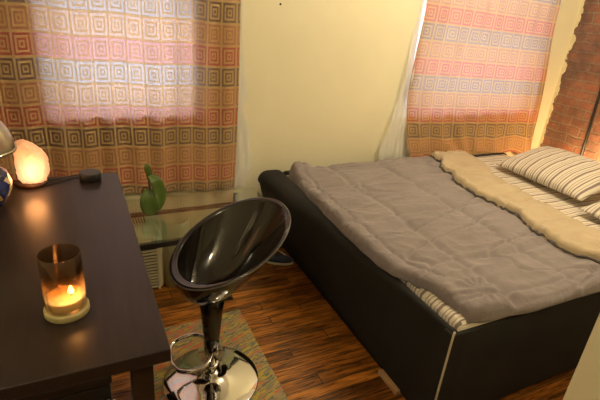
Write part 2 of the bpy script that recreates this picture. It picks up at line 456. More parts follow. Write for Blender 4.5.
def rod(name, x0, x1, y, z, label, group=None):
    t = empty(name, ((x0 + x1) / 2, y, z), label, 'curtain rod')
    bm = bmesh.new(); tube(bm, [(x0, y, z), (x1, y, z)], .010, 12); link('pole', bm, MBLKM, t)
    for x, s in ((x0, -1), (x1, 1)):
        bm = bmesh.new(); bmesh.ops.create_uvsphere(bm, u_segments=16, v_segments=10, radius=.022, matrix=Matrix.Translation((x + s * .015, y, z))); link('finial', bm, MBLKM, t)
        bm = bmesh.new(); tube(bm, [(x - s * .08, y, z), (x - s * .08, YW, z)], .006, 8); link('bracket', bm, MBLKM, t)
    localize(t)
ZR = 2.34
rod('curtain_rod', -.62, 1.0, 2.552, ZR, 'dark metal curtain rod over the left window')
rod('curtain_rod', 2.0, 3.62, 2.552, ZR, 'dark metal curtain rod over the right window')

def eL(v):
    zt = ZR - .006
    zl = zt + (.435 - zt) * v; zr = zt + (.368 - zt) * v
    return (-.55, .880 - .012 * v, zl, zr)
def yL(u, v, x, z):
    a = .004 + .004 * v
    y = 2.560 + a * math.sin(u * 2 * PI * 11.3 + 1.5 * N(u * 4, v * 1.5, 0)) + .003 * math.sin(u * 40 + v * 3) + .012 * N(u * 6, v * 3, 3)
    return (.004 * math.sin(v * 9 + u * 20), min(y, 2.576), .006 * math.sin(u * 26) * v)
o = cloth('curtain', MCL, eL, yL, 220, 110, 1.43, lambda u: -.030 * (u * 1.43) + .690 + .030 * 1.43 * .455)
tag(o, 'orange brown square patterned curtain over the left window behind the desk', 'curtain', 'patterned curtains')

def eR(v):
    zt = ZR - .006
    xl = interp(v, [(0, 2.09), (.42, 2.135), (.73, 2.105), (1, 2.165)]); xr = interp(v, [(0, 3.27), (.42, 3.42), (1, 3.565)])
    return (xl, xr, zt + (.495 - zt) * v, zt + (.45 - zt) * v)
def yR(u, v, x, z):
    a = .006 + .004 * v
    b = max(0, (v - .86) / .14)
    y = 2.560 + a * math.sin(u * 2 * PI * 7.4 + 2 * N(u * 3, v * 1.2, 5)) + .012 * N(u * 8, v * 4, 9)
    y -= b * b * .030 + b * .020 * math.sin(u * 31 + 4 * N(u * 5, v * 6, 2))
    return (.006 * math.sin(v * 8 + u * 14) + (.05 * b * b * (1 - u) ** 3), min(y, 2.577), b * (.034 * N(u * 7, 2, 7) + .014 * math.sin(u * 17)) - b * .02)
o = cloth('curtain', MCR, eR, yR, 200, 120, 1.42, lambda u: -.035 * (u * 1.42) + .730 - .112 + .035 * 1.42 * .35)
tag(o, 'orange brown square patterned curtain over the right window beside the bed', 'curtain', 'patterned curtains')

def eSR(v):
    z = (ZR - .01) + (.468 - ZR + .01) * v
    zz = z
    xl = interp(-zz, [(-2.33, 2.10), (-1.56, 2.115), (-1.2, 2.07), (-1.0, 2.05), (-.92, 2.045), (-.75, 1.99), (-.55, 1.94), (-.46, 1.95)])
    xr = interp(-zz, [(-2.33, 3.38), (-1.6, 3.38), (-1.0, 3.36), (-.9, 3.36), (-.46, 3.36)])  # carried unseen behind the patterned curtain to dim the window light
    return (xl, xr, z, z)
def ySR(u, v, x, z):
    pin = math.exp(-((z - .95) / .09) ** 2)
    free = max(0, min(1, (2.17 - x) / .06))          # only the part clear of the patterned curtain can billow forward
    y = 2.586 - free * .03 * (1 - pin) * max(0, min(1, (v - .5) * 5)) + (.003 + .007 * free) * math.sin(x * 75 + 2 * v + 3 * N(x * 4, v * 3, 1)) + .006 * free * N(x * 12, v * 9, 4)
    return (.0, min(y, 2.592), 0)
o = cloth('sheer_curtain', MSH, eSR, ySR, 260, 110, 1, lambda u: 0)
tag(o, 'white sheer curtain showing at the left edge of the right window, spread unseen across it to dim daylight', 'curtain', 'white sheers')
def eSL(v):
    z = (ZR - .01) + (.36 - ZR + .01) * v
    xr = interp(-z, [(-2.33, .89), (-1.3, .89), (-1.1, .905), (-1.0, .93), (-.94, .935), (-.88, .915), (-.7, .957), (-.5, .98), (-.36, .94)])
    return (.60, xr, z, z)
def ySL(u, v, x, z): return (0, min(2.586 + .005 * math.sin(u * 34 + 3 * v) + .006 * N(u * 6, v * 9, 4), 2.59), 0)
o = cloth('sheer_curtain', MSH, eSL, ySL, 90, 100, 1, lambda u: 0)
tag(o, 'white sheer curtain peeking out right of the left window curtain', 'curtain', 'white sheers')

# ------------------------------------------------------------------ desk
DX1 = .144; DX0 = -.62; DY0 = .845; DY1 = 2.015; DZ = .74
t = empty('desk', ((DX0 + DX1) / 2, (DY0 + DY1) / 2, 0), 'long black-brown desk with square legs under the left window', 'desk')
bm = bmesh.new(); box(bm, DX0, DX1, DY0, DY1, DZ - .036, DZ, .003); link('tabletop', bm, MDK, t, smooth=False)
for lx in (DX0 + .012, DX1 - .088):
    for ly in (DY0 + .02, DY1 - .125):
        bm = bmesh.new(); box(bm, lx, lx + .05, ly, ly + .05, 0, DZ - .036, .003); link('leg', bm, MDK, t, smooth=False)
localize(t)
# file box and folders under the desk
t = empty('storage_box', (-.25, 1.15, 0), 'black storage box on the floor under the desk', 'box')
bm = bmesh.new(); box(bm, -.5, .012, .99, 1.42, 0, .54, .006); link('body', bm, MBLK, t, smooth=False)
bm = bmesh.new(); box(bm, -.505, .017, .985, 1.425, .545, .575, .006); link('lid', bm, MBLK, t, smooth=False)
localize(t)
for k in range(4):
    bm = bmesh.new(); x = -.030 + k * .0145
    box(bm, x, x + .006, .93, .984, 0, .505 - .004 * k, .001)
    tag(link('paper_folder', bm, MPAPER, smooth=False), 'white paper folder standing in a row against the black box under the desk', 'folder', 'folders under the desk')

# salt lamp
sx, sy = -.178, 1.955
t = empty('salt_lamp', (sx, sy, DZ), 'glowing orange rock salt lamp on the back of the desk', 'lamp')
bm = bmesh.new(); lathe(bm, [(.052, DZ), (.056, DZ + .004), (.056, DZ + .013), (.052, DZ + .016)], sx, sy); link('base', bm, MDWD, t)
bm = bmesh.new(); n = 64; H = 26; rr = []
for k in range(H + 1):
    q = k / H; ring = []
    for i in range(n):
        a = 2 * PI * i / n; c_, s_ = math.cos(a), math.sin(a)
        r = interp(q, [(0, .046), (.14, .054), (.45, .056), (.68, .053), (.88, .047), (.96, .034), (1, .008)])
        fc = 1 / max(abs(math.cos(((a + .35 + .5 * math.sin(q * 4)) % (2 * PI / 6)) - PI / 6)), .8) * .95      # broken facets
        r *= .93 * fc * (1 + .14 * N(c_ * 1.8, s_ * 1.8, q * 3.1) + .05 * N(c_ * 5, s_ * 5, q * 11) + .02 * N(c_ * 12, s_ * 12, q * 30))
        x = r * c_ * 1.08 - .010 * max(0, q - .55) / .45; y = r * s_ * .9
        z = DZ + .016 + .166 * q * (1 - max(0, x + .02) * 3.2 * q)
        ring.append(bm.verts.new((sx + .010 + x, sy + y, z)))
    rr.append(ring)
for a_, b_ in zip(rr, rr[1:]):
    for i in range(n): bm.faces.new((a_[i], a_[(i + 1) % n], b_[(i + 1) % n], b_[i]))
bm.faces.new(rr[0][::-1]); bm.faces.new(rr[-1])
rk = link('rock', bm, MSALT, t, smooth=True)
bm = bmesh.new(); tube(bm, spline([(sx + .05, sy + .01, DZ + .006), (sx + .10, sy + .02, DZ + .004), (sx + .14, sy + .045, DZ + .004), (sx + .165, sy + .05, DZ + .004), (sx + .19, sy + .052, DZ + .004)]), .0022, 8); link('cord', bm, MBLK, t)
localize(t)

# smart speaker puck
ex, ey = .034, 1.952
t = empty('smart_speaker', (ex, ey, DZ), 'small round black speaker puck at the back corner of the desk', 'speaker')
bm = bmesh.new(); lathe(bm, [(.039, DZ), (.042, DZ + .002), (.042, DZ + .030), (.0405, DZ + .032)], ex, ey); link('body', bm, MBLK, t)
bm = bmesh.new(); lathe(bm, [(.0405, DZ + .032), (.040, DZ + .0335), (.036, DZ + .0340)], ex, ey); link('top_ring', bm, simple('speaker_top', (.035, .032, .032), .5), t)
bm = bmesh.new(); tube(bm, spline([(ex - .042, ey + .005, DZ + .006), (ex - .06, ey + .008, DZ + .008), (ex - .09, ey + .004, DZ + .003), (ex - .13, ey - .016, DZ + .003), (ex - .16, ey - .03, DZ + .003)]), .0022, 8); link('cable', bm, MBLKM, t)
localize(t)

# metal dome lamp
lx, ly = -.313, 1.75
t = empty('desk_lamp', (lx - .12, ly + .1, DZ), 'brushed nickel dome desk lamp at the left edge', 'lamp')
bm = bmesh.new()
pr = [(.122 * math.cos(a), .955 + .140 * math.sin(a)) for a in [i * PI / 2 / 14 for i in range(14)]] + [(.012, 1.096)]
lathe(bm, pr, lx, ly, 48, True, False)
inner = [(r * .97, z - .002) for r, z in pr]; lathe(bm, inner, lx, ly, 48, True, False)
lathe(bm, [(.122, .955), (.1265, .951), (.1265, .958), (.123, .961)], lx, ly, 48, False, False)
link('shade', bm, MNICK, t)
bm = bmesh.new(); tube(bm, spline([(lx, ly, 1.09), (lx - .02, ly + .01, 1.13), (lx - .08, ly + .06, 1.13), (lx - .12, ly + .1, 1.02), (lx - .12, ly + .1, DZ + .015)]), .007, 10); link('neck', bm, MNICK, t)
bm = bmesh.new(); lathe(bm, [(.075, DZ), (.078, DZ + .004), (.075, DZ + .014), (.02, DZ + .02)], lx - .12, ly + .1); link('base', bm, MNICK, t)
localize(t)
# mosaic vase
vx, vy = -.292, 1.775
bm = bmesh.new(); lathe(bm, [(.032, DZ), (.036, DZ + .004), (.055, DZ + .03), (.070, DZ + .065), (.071, DZ + .09), (.060, DZ + .125), (.042, DZ + .145), (.040, DZ + .152), (.036, DZ + .152), (.036, DZ + .14)], vx, vy, 40, True)
o = link('mosaic_vase', bm, MMOS); o.data.transform(Matrix.Translation((-vx, -vy, -DZ))); o.location = (vx, vy, DZ)
tag(o, 'cobalt blue and gold mosaic vase under the metal dome lamp', 'vase')

# candle jar
jx, jy = -.066, 1.066
bm = bmesh.new(); lathe(bm, [(.050, DZ), (.0515, DZ + .002), (.0515, DZ + .015), (.050, DZ + .0175), (.047, DZ + .0175)], jx, jy, 56)
tag(link('jar_lid', bm, MLID), 'olive coloured round lid set under the candle jar as a coaster', 'lid')
z0 = DZ + .0178
t = empty('candle_jar', (jx, jy, z0), 'smoked glass jar with a burning candle on the near end of the desk', 'candle')
bm = bmesh.new()
lathe(bm, [(.044, z0), (.0465, z0 + .004), (.0465, z0 + .148), (.0455, z0 + .150), (.0445, z0 + .148), (.0440, z0 + .008), (.035, z0 + .006)], jx, jy, 56)
gj = link('glass', bm, MJG, t)
bm = bmesh.new(); lathe(bm, [(.0432, z0 + .0085), (.0435, z0 + .010), (.0435, z0 + .030), (.040, z0 + .0275), (.02, z0 + .0265)], jx, jy, 40); link('wax', bm, MWAX, t)
fxp, fyp = jx + .014, jy - .004
bm = bmesh.new(); tube(bm, [(fxp, fyp, z0 + .026), (fxp + .001, fyp, z0 + .036)], .0012, 6); link('wick', bm, MBLK, t)
Mf = Mat('flame'); Mf.bsdf((1, .6, .2), .5, **{'Emission Color': Mf.ramp(Mf.noise(Mf.obj(), 30), [(.3, (1, .62, .22)), (.7, (1, .75, .35))]), 'Emission Strength': 45.0})
bm = bmesh.new(); lathe(bm, [(.0008, z0 + .034), (.0060, z0 + .038), (.0072, z0 + .043), (.0050, z0 + .050), (.0006, z0 + .058)], fxp, fyp, 16); link('flame', bm, Mf.m, t)
localize(t)

# ------------------------------------------------------------------ bar stool
bx, by = .392, 1.405; ax, ay = .403, 1.425
t = empty('bar_stool', (ax, ay, 0), 'glossy black tub seat bar stool on a chrome disc base', 'bar stool')
bm = bmesh.new(); lathe(bm, [(.190, .0125), (.195, .0135), (.196, .017), (.192, .019), (.15, .0235), (.10, .029), (.065, .037), (.045, .045), (.036, .054), (.033, .064)], ax, ay - .006, 96); link('base', bm, MCHR, t)
bm = bmesh.new(); tube(bm, [(ax, ay, .05), (ax, ay, .30)], .021, 32); lathe(bm, [(.030, .085), (.033, .088), (.033, .098), (.029, .102)], ax, ay, 32); link('post', bm, MCHR, t)
bm = bmesh.new(); lathe(bm, [(.026, .172), (.030, .175), (.034, .25), (.043, .36), (.050, .426), (.046, .430)], ax, ay, 48); link('column_cover', bm, MSEAT, t)
bm = bmesh.new()
loop = []
cx0, cy0, zf = .322, 1.440, .165
for k in range(40):
    a = 2 * PI * k / 40
    loop.append((cx0 + .078 * math.copysign(abs(math.cos(a)) ** .8, math.cos(a)), cy0 + .100 * math.copysign(abs(math.sin(a)) ** .8, math.sin(a)), zf + .012 * math.cos(a)))
tube(bm, loop, .0085, 12, True)
lathe(bm, [(.0235, .150), (.028, .152), (.028, .178), (.0235, .180)], ax, ay, 32)
link('footrest', bm, MCHR, t)
bm = bmesh.new(); box(bm, ax - .05, ax + .07, ay - .05, ay + .05, .430, .440, .003); box(bm, ax - .045, ax + .055, ay - .05, ay + .05, .439, .452, .003); link('mounting_plate', bm, MBLKM, t, smooth=False)
bm = bmesh.new(); tube(bm, spline([(ax + .03, ay - .01, .434), (ax + .07, ay + .01, .432), (ax + .10, ay + .03, .438)]), .005, 8); tube(bm, [(ax + .10, ay + .03, .438), (ax + .13, ay + .045, .444)], .009, 10); link('height_lever', bm, MBLK, t)
# seat shell
Cc = Vector((.468, 1.424, .664)); A_, B_, ti, az = .243, .216, .472, .095
U = Vector((math.cos(ti) * math.cos(az), math.cos(ti) * math.sin(az), math.sin(ti))); V = Vector((-math.sin(az), math.cos(az), 0)); Wn = U.cross(V)
if Wn.z < 0: Wn = -Wn
bm = bmesh.new(); n = 96; K = 22; rings = []
bot = Vector((ax + .01, ay, .448))
bl = (bot - Cc)
def shell(off):
    R = []
    for k in range(K + 1):
        s = k / K
        if off > 0 and k <= 2: rad = 1; dep = .02 * k / 2
        elif off > 0: q_ = (k - 2) / (K - 2); rad = math.cos(q_ * PI / 2) ** .7; dep = .02 + .98 * (1 - rad ** 2.7)
        else: rad = math.cos(s * PI / 2) ** .75; dep = 1 - rad ** 2.2
        ring = []
        for i in range(n):
            a = 2 * PI * i / n
            rr = rad * (1 - off / .24)
            if off > 0: rr *= 1 - (.018 + .085 * max(0, -math.cos(a - .25)) ** 1.5) * min(1, k / 2)
            p = Cc + U * (A_ * rr * math.cos(a)) + V * (B_ * rr * math.sin(a)) + bl * dep * (1 - off / .2)
            # flat-ish seat crease in front of the low back
            if off > 0 and k > 4:
                c = math.cos(a) * rad
                p += Wn * (.0 * math.exp(-((c - .12) / .16) ** 2) * min(1, (k - 4) / 6)) * (1 - abs(math.sin(a)) * .3)
            ring.append(bm.verts.new(p))
        R.append(ring)
    return R
Ro = shell(0); Ri = shell(.013)
lip = []
for i in range(n):
    a = 2 * PI * i / n
    lip.append(bm.verts.new(Cc + U * (A_ * .985 * math.cos(a)) + V * (B_ * .985 * math.sin(a)) + Wn * .006))
for R, flip in ((Ro, 1), (Ri, 0)):
    for k in range(K):
        for i in range(n):
            q = (R[k][i], R[k][(i + 1) % n], R[k + 1][(i + 1) % n], R[k + 1][i])
            bm.faces.new(q if flip else q[::-1])
for i in range(n):
    j = (i + 1) % n
    bm.faces.new((Ro[0][j], Ro[0][i], lip[i], lip[j])); bm.faces.new((lip[j], lip[i], Ri[0][i], Ri[0][j]))
bmesh.ops.remove_doubles(bm, verts=bm.verts, dist=.0004)
link('seat', bm, MSEAT, t)
# wide soft-grey rolled front edge and thin bright rim line
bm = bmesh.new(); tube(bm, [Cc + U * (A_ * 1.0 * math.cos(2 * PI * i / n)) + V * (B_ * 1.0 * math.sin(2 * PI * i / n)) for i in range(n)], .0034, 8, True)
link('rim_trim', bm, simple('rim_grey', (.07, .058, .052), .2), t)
localize(t)

# ------------------------------------------------------------------ rug
bm = bmesh.new(); uvl = bm.loops.layers.uv.new('UVMap')
nx, ny = 60, 90; G = []
for j in range(ny + 1):
    row = []
    for i in range(nx + 1):
        u, v = i / nx, j / ny
        x = .155 + (.662 - .155) * u + .004 * N(0, v * 20, 1) * (u > .98); y = .35 + (1.80 - .35 + .03 * u) * v + .004 * N(u * 20, 0, 2) * (v > .98)
        row.append(bm.verts.new((x, y, .011 + .0012 * N(x * 30, y * 30, 0))))
    G.append(row)
for j in range(ny):
    for i in range(nx): bm.faces.new((G[j][i], G[j][i + 1], G[j + 1][i + 1], G[j + 1][i]))
r = bmesh.ops.extrude_face_region(bm, geom=list(bm.faces))
for e in r['geom']:
    if isinstance(e, bmesh.types.BMVert): e.co.z = .001
for f in bm.faces:
    for lp in f.loops: lp[uvl].uv = (lp.vert.co.x, lp.vert.co.y)
tag(link('woven_rug', bm, MRUG), 'flat woven rug with yellow orange and grey flecked stripes under the stool', 'rug')

# ------------------------------------------------------------------ glass table, AC unit, orchid
GX0, GX1, GY0, GY1, GZ = -.09, .965, 1.985, 2.475, .40
GY0 = 2.005
t = empty('glass_table', ((GX0 + GX1) / 2, (GY0 + GY1) / 2, 0), 'low clear glass side table with dark metal rails under the left window', 'table')
bm = bmesh.new(); box(bm, GX0, GX1, GY0 - .05, GY1, GZ - .008, GZ, .002); link('glass_top', bm, MGLASS, t, smooth=False)
bm = bmesh.new(); box(bm, GX0 + .02, GX1 - .02, GY0 - .048, GY0 - .020, GZ - .036, GZ - .0085, .003); link('front_rail', bm, MBLK, t, smooth=False)
bm = bmesh.new(); box(bm, GX0 + .02, .80, 2.298, 2.318, GZ - .030, GZ - .0085, .003); link('rear_rail', bm, MBLK, t, smooth=False)
for lx_, ly_ in ((GX0 + .03, GY0 - .034), (.55, GY0 - .034), (GX0 + .03, 2.308), (.787, 2.308)):
    bm = bmesh.new(); tube(bm, [(lx_, ly_, 0), (lx_, ly_, GZ + (.045 if (lx_ > .7 and ly_ > 2.2) else -.0085))], .012, 16); link('leg', bm, MGREY, t)
bm = bmesh.new(); ro, ri = [], []
for k in range(25):
    a = PI + PI * k / 24 * .92
    ro.append((.425 + .072 * math.cos(a), 2.205 + .085 * math.sin(a))); ri.append((.425 + .066 * math.cos(a), 2.205 + .079 * math.sin(a)))
lo = [bm.verts.new((x, y, .001)) for x, y in ro + ri[::-1]]; hi = [bm.verts.new((x, y, GZ - .0095)) for x, y in ro + ri[::-1]]
for k in range(50): bm.faces.new((lo[k], lo[(k + 1) % 50], hi[(k + 1) % 50], hi[k]))
for k in range(24):
    bm.faces.new((lo[k], lo[k + 1], lo[48 - k], lo[49 - k])); bm.faces.new((hi[k], hi[k + 1], hi[48 - k], hi[49 - k]))
link('glass_support', bm, MFROST, t)['label'] = 'curved frosted glass support'
localize(t)

t = empty('air_conditioner', (.22, 2.30, 0), 'cream plastic air conditioner unit standing under the glass table', 'air conditioner')
AX0, AX1, AY0, AY1, AZ = -.03, .345, 2.135, 2.49, .325
bm = bmesh.new(); box(bm, AX0, AX1, AY0 + .012, AY1, .004, AZ, .022, 4); link('body', bm, MAC, t)
bm = bmesh.new(); box(bm, AX0 + .02, .325, AY0 + .009, AY0 + .0125, .012, AZ - .018); link('front_recess', bm, MACD, t, smooth=False)
bm = bmesh.new()
for k in range(16):
    z = .022 + k * .0185
    box(bm, AX0 + .024, .320, AY0 + .0, AY0 + .0085, z, z + .0105, .001, 1)
for x in (AX0 + .018, .10, .312): box(bm, x, x + .012, AY0 - .001, AY0 + .009, .010, AZ - .014)
link('louvre_grille', bm, MAC, t, smooth=False)
bm = bmesh.new()
for k in range(9):
    x = .17 + k * .014; box(bm, x, x + .006, 2.32, 2.42, AZ - .001, AZ + .0012)
link('top_vent', bm, MACD, t, smooth=False)
localize(t)

ox, oy = .325, 2.30
t = empty('potted_orchid', (ox, oy, GZ), 'small leafy orchid in a clear pot on the glass table', 'plant')
bm = bmesh.new(); lathe(bm, [(.026, GZ + .001), (.029, GZ + .004), (.036, GZ + .085), (.0345, GZ + .085), (.027, GZ + .008)], ox, oy, 32, True); link('pot', bm, MGLASS, t)
bm = bmesh.new(); lathe(bm, [(.025, GZ + .009), (.031, GZ + .07), (.028, GZ + .08), (.01, GZ + .086)], ox, oy, 24, wob=lambda a, z: 1 + .05 * math.sin(5 * a + z * 90)); link('bark', bm, MBARK, t)
bm = bmesh.new(); tube(bm, spline([(ox, oy, GZ + .07), (ox - .02, oy - .005, GZ + .13), (ox - .045, oy - .01, GZ + .135), (ox - .05, oy - .02, GZ + .08), (ox - .045, oy - .02, GZ + .02)]), .005, 8)
tube(bm, spline([(ox, oy, GZ + .07), (ox - .01, oy, GZ + .16), (ox - .012, oy - .01, GZ + .235)]), .006, 8); link('stem', bm, MBARK, t)
def leaf(path, width, label=None, twist=Vector((1, 0, 0)), cup=.15):
    P = spline(path, 8); m = len(P); bm = bmesh.new(); uvl = bm.loops.layers.uv.new('UVMap'); rows = []; UV = {}
    for i, p in enumerate(P):
        s = i / (m - 1); w = width * (math.sin(PI * min(1, s * .93 + .07)) ** .6) * (1 - .15 * (1 - s))
        tg = (P[min(i + 1, m - 1)] - P[max(i - 1, 0)]).normalized(); side = (twist - tg * twist.dot(tg)).normalized(); nr = tg.cross(side)
        row = []
        for k in range(9):
            q = (k - 4) / 4
            vt = bm.verts.new(p + side * (w * q) - nr * (w * cup * (1 - abs(q)))); UV[vt] = (s, (q + 1) / 2); row.append(vt)
        rows.append(row)
    for a, b in zip(rows, rows[1:]):
        for k in range(8): bm.faces.new((a[k], a[k + 1], b[k + 1], b[k]))
    r = bmesh.ops.extrude_face_region(bm, geom=list(bm.faces))
    top = [g for g in r['geom'] if isinstance(g, bmesh.types.BMVert)]
    bm.normal_update()
    for v in top: v.co += Vector((0, .0022, .0008))
    for f in bm.faces:
        for lp in f.loops: lp[uvl].uv = UV.get(lp.vert, (.5, .5))
    link('leaf', bm, MLEAF, t)
leaf([(ox - .012, oy - .03, GZ + .135), (ox - .022, oy - .055, GZ + .105), (ox - .022, oy - .065, GZ + .065), (ox - .012, oy - .06, GZ + .025), (ox - .002, oy - .055, GZ - .0 + .006)], .052)
leaf([(ox - .008, oy - .02, GZ + .21), (ox + .015, oy - .045, GZ + .185), (ox + .030, oy - .05, GZ + .135), (ox + .034, oy - .05, GZ + .075), (ox + .022, oy - .05, GZ + .020)], .036, twist=Vector((1, .2, .25)))
leaf([(ox - .010, oy - .012, GZ + .175), (ox - .012, oy - .02, GZ + .22), (ox - .022, oy - .02, GZ + .255), (ox - .034, oy - .02, GZ + .262)], .019, twist=Vector((.9, .2, .3)))
localize(t)

# ------------------------------------------------------------------ bed
BX0, BX1, BY0, BY1, BZ = 1.125, 3.16, .883, 2.515, .470
t = empty('bed', ((BX0 + BX1) / 2, (BY0 + BY1) / 2, 0), 'low charcoal upholstered double bed in the right corner', 'bed')
def foot_profile(v):
    """v 0 near corner .. 1 far corner: (outer bottom x, outer top x, thickness)"""
    return (1.118 + .02 * v, interp(v, [(0, 1.122), (.5, 1.08), (1, .985)]), interp(v, [(0, .026), (.4, .075), (1, .18)]))
bm = bmesh.new(); nv = 48; rows = []
for j in range(nv + 1):
    v = j / nv; xb, xt, th = foot_profile(v); y = BY0 + .010 + (BY1 - BY0 - .010) * v
    row = []; zb = .012
    H = BZ + .038 * v * v
    # rounded ends in plan and rounded far top corner
    e = max(0, 1 - (1 - v) * (BY1 - BY0) / .05); ins = .022 * e * e
    Hh = H - .03 * e * e
    pr = [(xb + ins, zb)]
    for q in (.12, .3, .5, .7, .88): pr.append((xb + (xt - xb) * q - .010 * math.sin(PI * q) + ins, zb + (Hh - .03 - zb) * q))
    r_ = min(th / 2, .06)
    for a in range(0, 7):
        an = PI - a * PI / 2 / 6
        pr.append((xt + r_ + r_ * math.cos(an) + ins, Hh - r_ + r_ * math.sin(an)))
    for a in range(0, 7):
        an = PI / 2 - a * PI / 2 / 6
        pr.append((xt + th - r_ + r_ * math.cos(an), Hh - r_ + r_ * math.sin(an)))
    pr.append((xb + th + .02, zb))
    rows.append([bm.verts.new((px, y, pz)) for px, pz in pr])
for a, b in zip(rows, rows[1:]):
    m_ = len(a)
    for k in range(m_): bm.faces.new((a[k], a[(k + 1) % m_], b[(k + 1) % m_], b[k]))
bm.faces.new(rows[0]); bm.faces.new(rows[-1][::-1])
link('foot_panel', bm, MUP, t)
bm = bmesh.new(); box(bm, 1.1145, BX1, BY0, BY0 + .05, .012, BZ - .006, .010, 4); link('side_panel', bm, MUP, t)
bm = bmesh.new(); box(bm, BX0 + .04, BX1, BY1 - .06, BY1, .012, BZ + .012, .02, 4); link('side_panel', bm, MUP, t)
bm = bmesh.new(); box(bm, BX1 - .05, BX1, BY0 + .04, BY1 - .03, .012, BZ, .015, 4); link('head_panel', bm, MUP, t)
bm = bmesh.new(); box(bm, BX0 + .09, BX1 - .04, BY0 + .05, BY1 - .05, .10, .20); link('slat_deck', bm, MBLK, t, smooth=False)
bm = bmesh.new(); tube(bm, spline([(1.123, BY0 + .004, BZ + .003), (1.1165, BY0 + .001, BZ - .012), (1.1155, BY0 + .001, .3), (1.1155, BY0 + .001, .15), (1.1155, BY0 + .001, .015)]), .0042, 8); link('piping', bm, MPIPE, t)
for (x0, x1, y0, y1) in ((1.098, 1.128, 1.07, 1.205), (1.4, 1.45, 1.0, 1.05), (3.0, 3.05, 1.0, 1.05), (3.0, 3.05, 2.35, 2.4)):
    bm = bmesh.new(); box(bm, x0, x1, y0, y1, 0, .022 if x0 < 1.2 else .1, .003)
    f = link('bed_foot', bm, MWOOD, t, smooth=False)
localize(t)

# mattress with fitted striped sheet
bm = bmesh.new(); uvl = bm.loops.layers.uv.new('UVMap')
MX0, MX1, MY0, MY1, MZ0, MZ1 = 1.137, 3.10, .896, 2.45, .20, .492
nx, ny = 90, 80; G = []
def mz(x, y):
    d = min(x - MX0, MX1 - x, y - MY0, MY1 - y); r = .022
    z = MZ1 + .006 * N(x * 6, y * 9, 0) + .003 * N(x * 20, y * 26, 3)
    if d < r: z -= (r - math.sqrt(max(0, r * r - (r - d) ** 2))) * .8
    return z
for j in range(ny + 1):
    row = []
    for i in range(nx + 1):
        u = i / nx; v = j / ny
        u = .5 - .5 * math.cos(PI * u) if (i < 10 or i > nx - 10) else u
        x = MX0 + (MX1 - MX0) * (i / nx) ; y = MY0 + (MY1 - MY0) * (j / ny)
        # keep inside the slanting foot panel
        th = foot_profile((y - BY0) / (BY1 - BY0)); xm = th[1] + th[2] + .002
        xm = max(MX0 - .005, min(xm, 1.2))
        xx = xm + (MX1 - xm) * (i / nx)
        row.append(bm.verts.new((xx, y, mz(MX0 + (MX1 - MX0) * (i / nx), y))))
    G.append(row)
for j in range(ny):
    for i in range(nx): bm.faces.new((G[j][i], G[j][i + 1], G[j + 1][i + 1], G[j + 1][i]))
r = bmesh.ops.extrude_face_region(bm, geom=list(bm.faces))
for e in r['geom']:
    if isinstance(e, bmesh.types.BMVert): e.co.z = MZ0 + .001
for f in bm.faces:
    for lp in f.loops:
        c = lp.vert.co; lp[uvl].uv = (c.x, c.y + (0 if abs(f.normal.y) < .7 else c.z))
tag(link('mattress', bm, MSHEET), 'mattress in a brown and cream striped fitted sheet', 'mattress')

# duvet: quilted slab
def slab(name, m, xf, yf, nx, ny, top, bot, rw, parent=None, warp=None):
    bm = bmesh.new(); Gt = []; Gb = []
    for j in range(ny + 1):
        v = j / ny; rt = []; rb = []
        for i in range(nx + 1):
            u = i / nx
            y0, y1 = yf(u); y = y0 + (y1 - y0) * v
            x0, x1 = xf(y); x = x0 + (x1 - x0) * u
            dx = min(x - x0, x1 - x); dy = min(y - y0, y1 - y)
            ex_ = min(1, dx / rw); ey_ = min(1, dy / rw)
            prof = math.sqrt(max(0, 1 - (1 - ex_) ** 2)) * math.sqrt(max(0, 1 - (1 - ey_) ** 2))
            b = bot(x, y); tz = b + (top(x, y) - b) * (.12 + .88 * prof)
            rt.append(bm.verts.new((x, y, tz)))
            rb.append(bm.verts.new((x, y, b)) if 0 < i < nx and 0 < j < ny else None)
        Gt.append(rt); Gb.append(rb)
    for j in range(ny + 1):
        for i in range(nx + 1):
            if Gb[j][i] is None:
                c = Gt[j][i].co; Gb[j][i] = bm.verts.new((c.x, c.y, bot(c.x, c.y)))
    for j in range(ny):
        for i in range(nx):
            bm.faces.new((Gt[j][i], Gt[j][i + 1], Gt[j + 1][i + 1], Gt[j + 1][i]))
            bm.faces.new((Gb[j][i], Gb[j + 1][i], Gb[j + 1][i + 1], Gb[j][i + 1]))
    for i in range(nx):
        bm.faces.new((Gb[0][i], Gb[0][i + 1], Gt[0][i + 1], Gt[0][i])); bm.faces.new((Gt[ny][i], Gt[ny][i + 1], Gb[ny][i + 1], Gb[ny][i]))
    for j in range(ny):
        bm.faces.new((Gt[j][0], Gt[j + 1][0], Gb[j + 1][0], Gb[j][0])); bm.faces.new((Gb[j][nx], Gb[j + 1][nx], Gt[j + 1][nx], Gt[j][nx]))
    return link(name, bm, m, parent)
XLD = [(.86, 1.195), (.95, 1.19), (1.05, 1.185), (1.18, 1.16), (1.26, 1.115), (1.35, 1.10), (1.6, 1.105), (2.0, 1.125), (2.3, 1.15), (2.46, 1.175)]
def xfold(y): return interp(y, [(.9, 2.30), (1.2, 2.32), (1.53, 2.345), (1.84, 2.40), (2.2, 2.56), (2.45, 2.64)]) + .012 * N(y * 7, 1, 1)
def xflap(y): return interp(y, [(.86, 2.04), (.98, 2.00), (1.14, 1.955), (1.3, 2.00), (1.46, 2.05), (1.82, 2.06), (2.1, 2.15), (2.3, 2.255), (2.46, 2.31)]) + .024 * N(y * 9, 3, 1) + .010 * N(y * 25, 1, 6)
def yfront(x): return interp(x, [(1.1, .910), (1.25, .885), (1.5, .868), (3, .862)]) + .006 * N(x * 7, 0, 4)
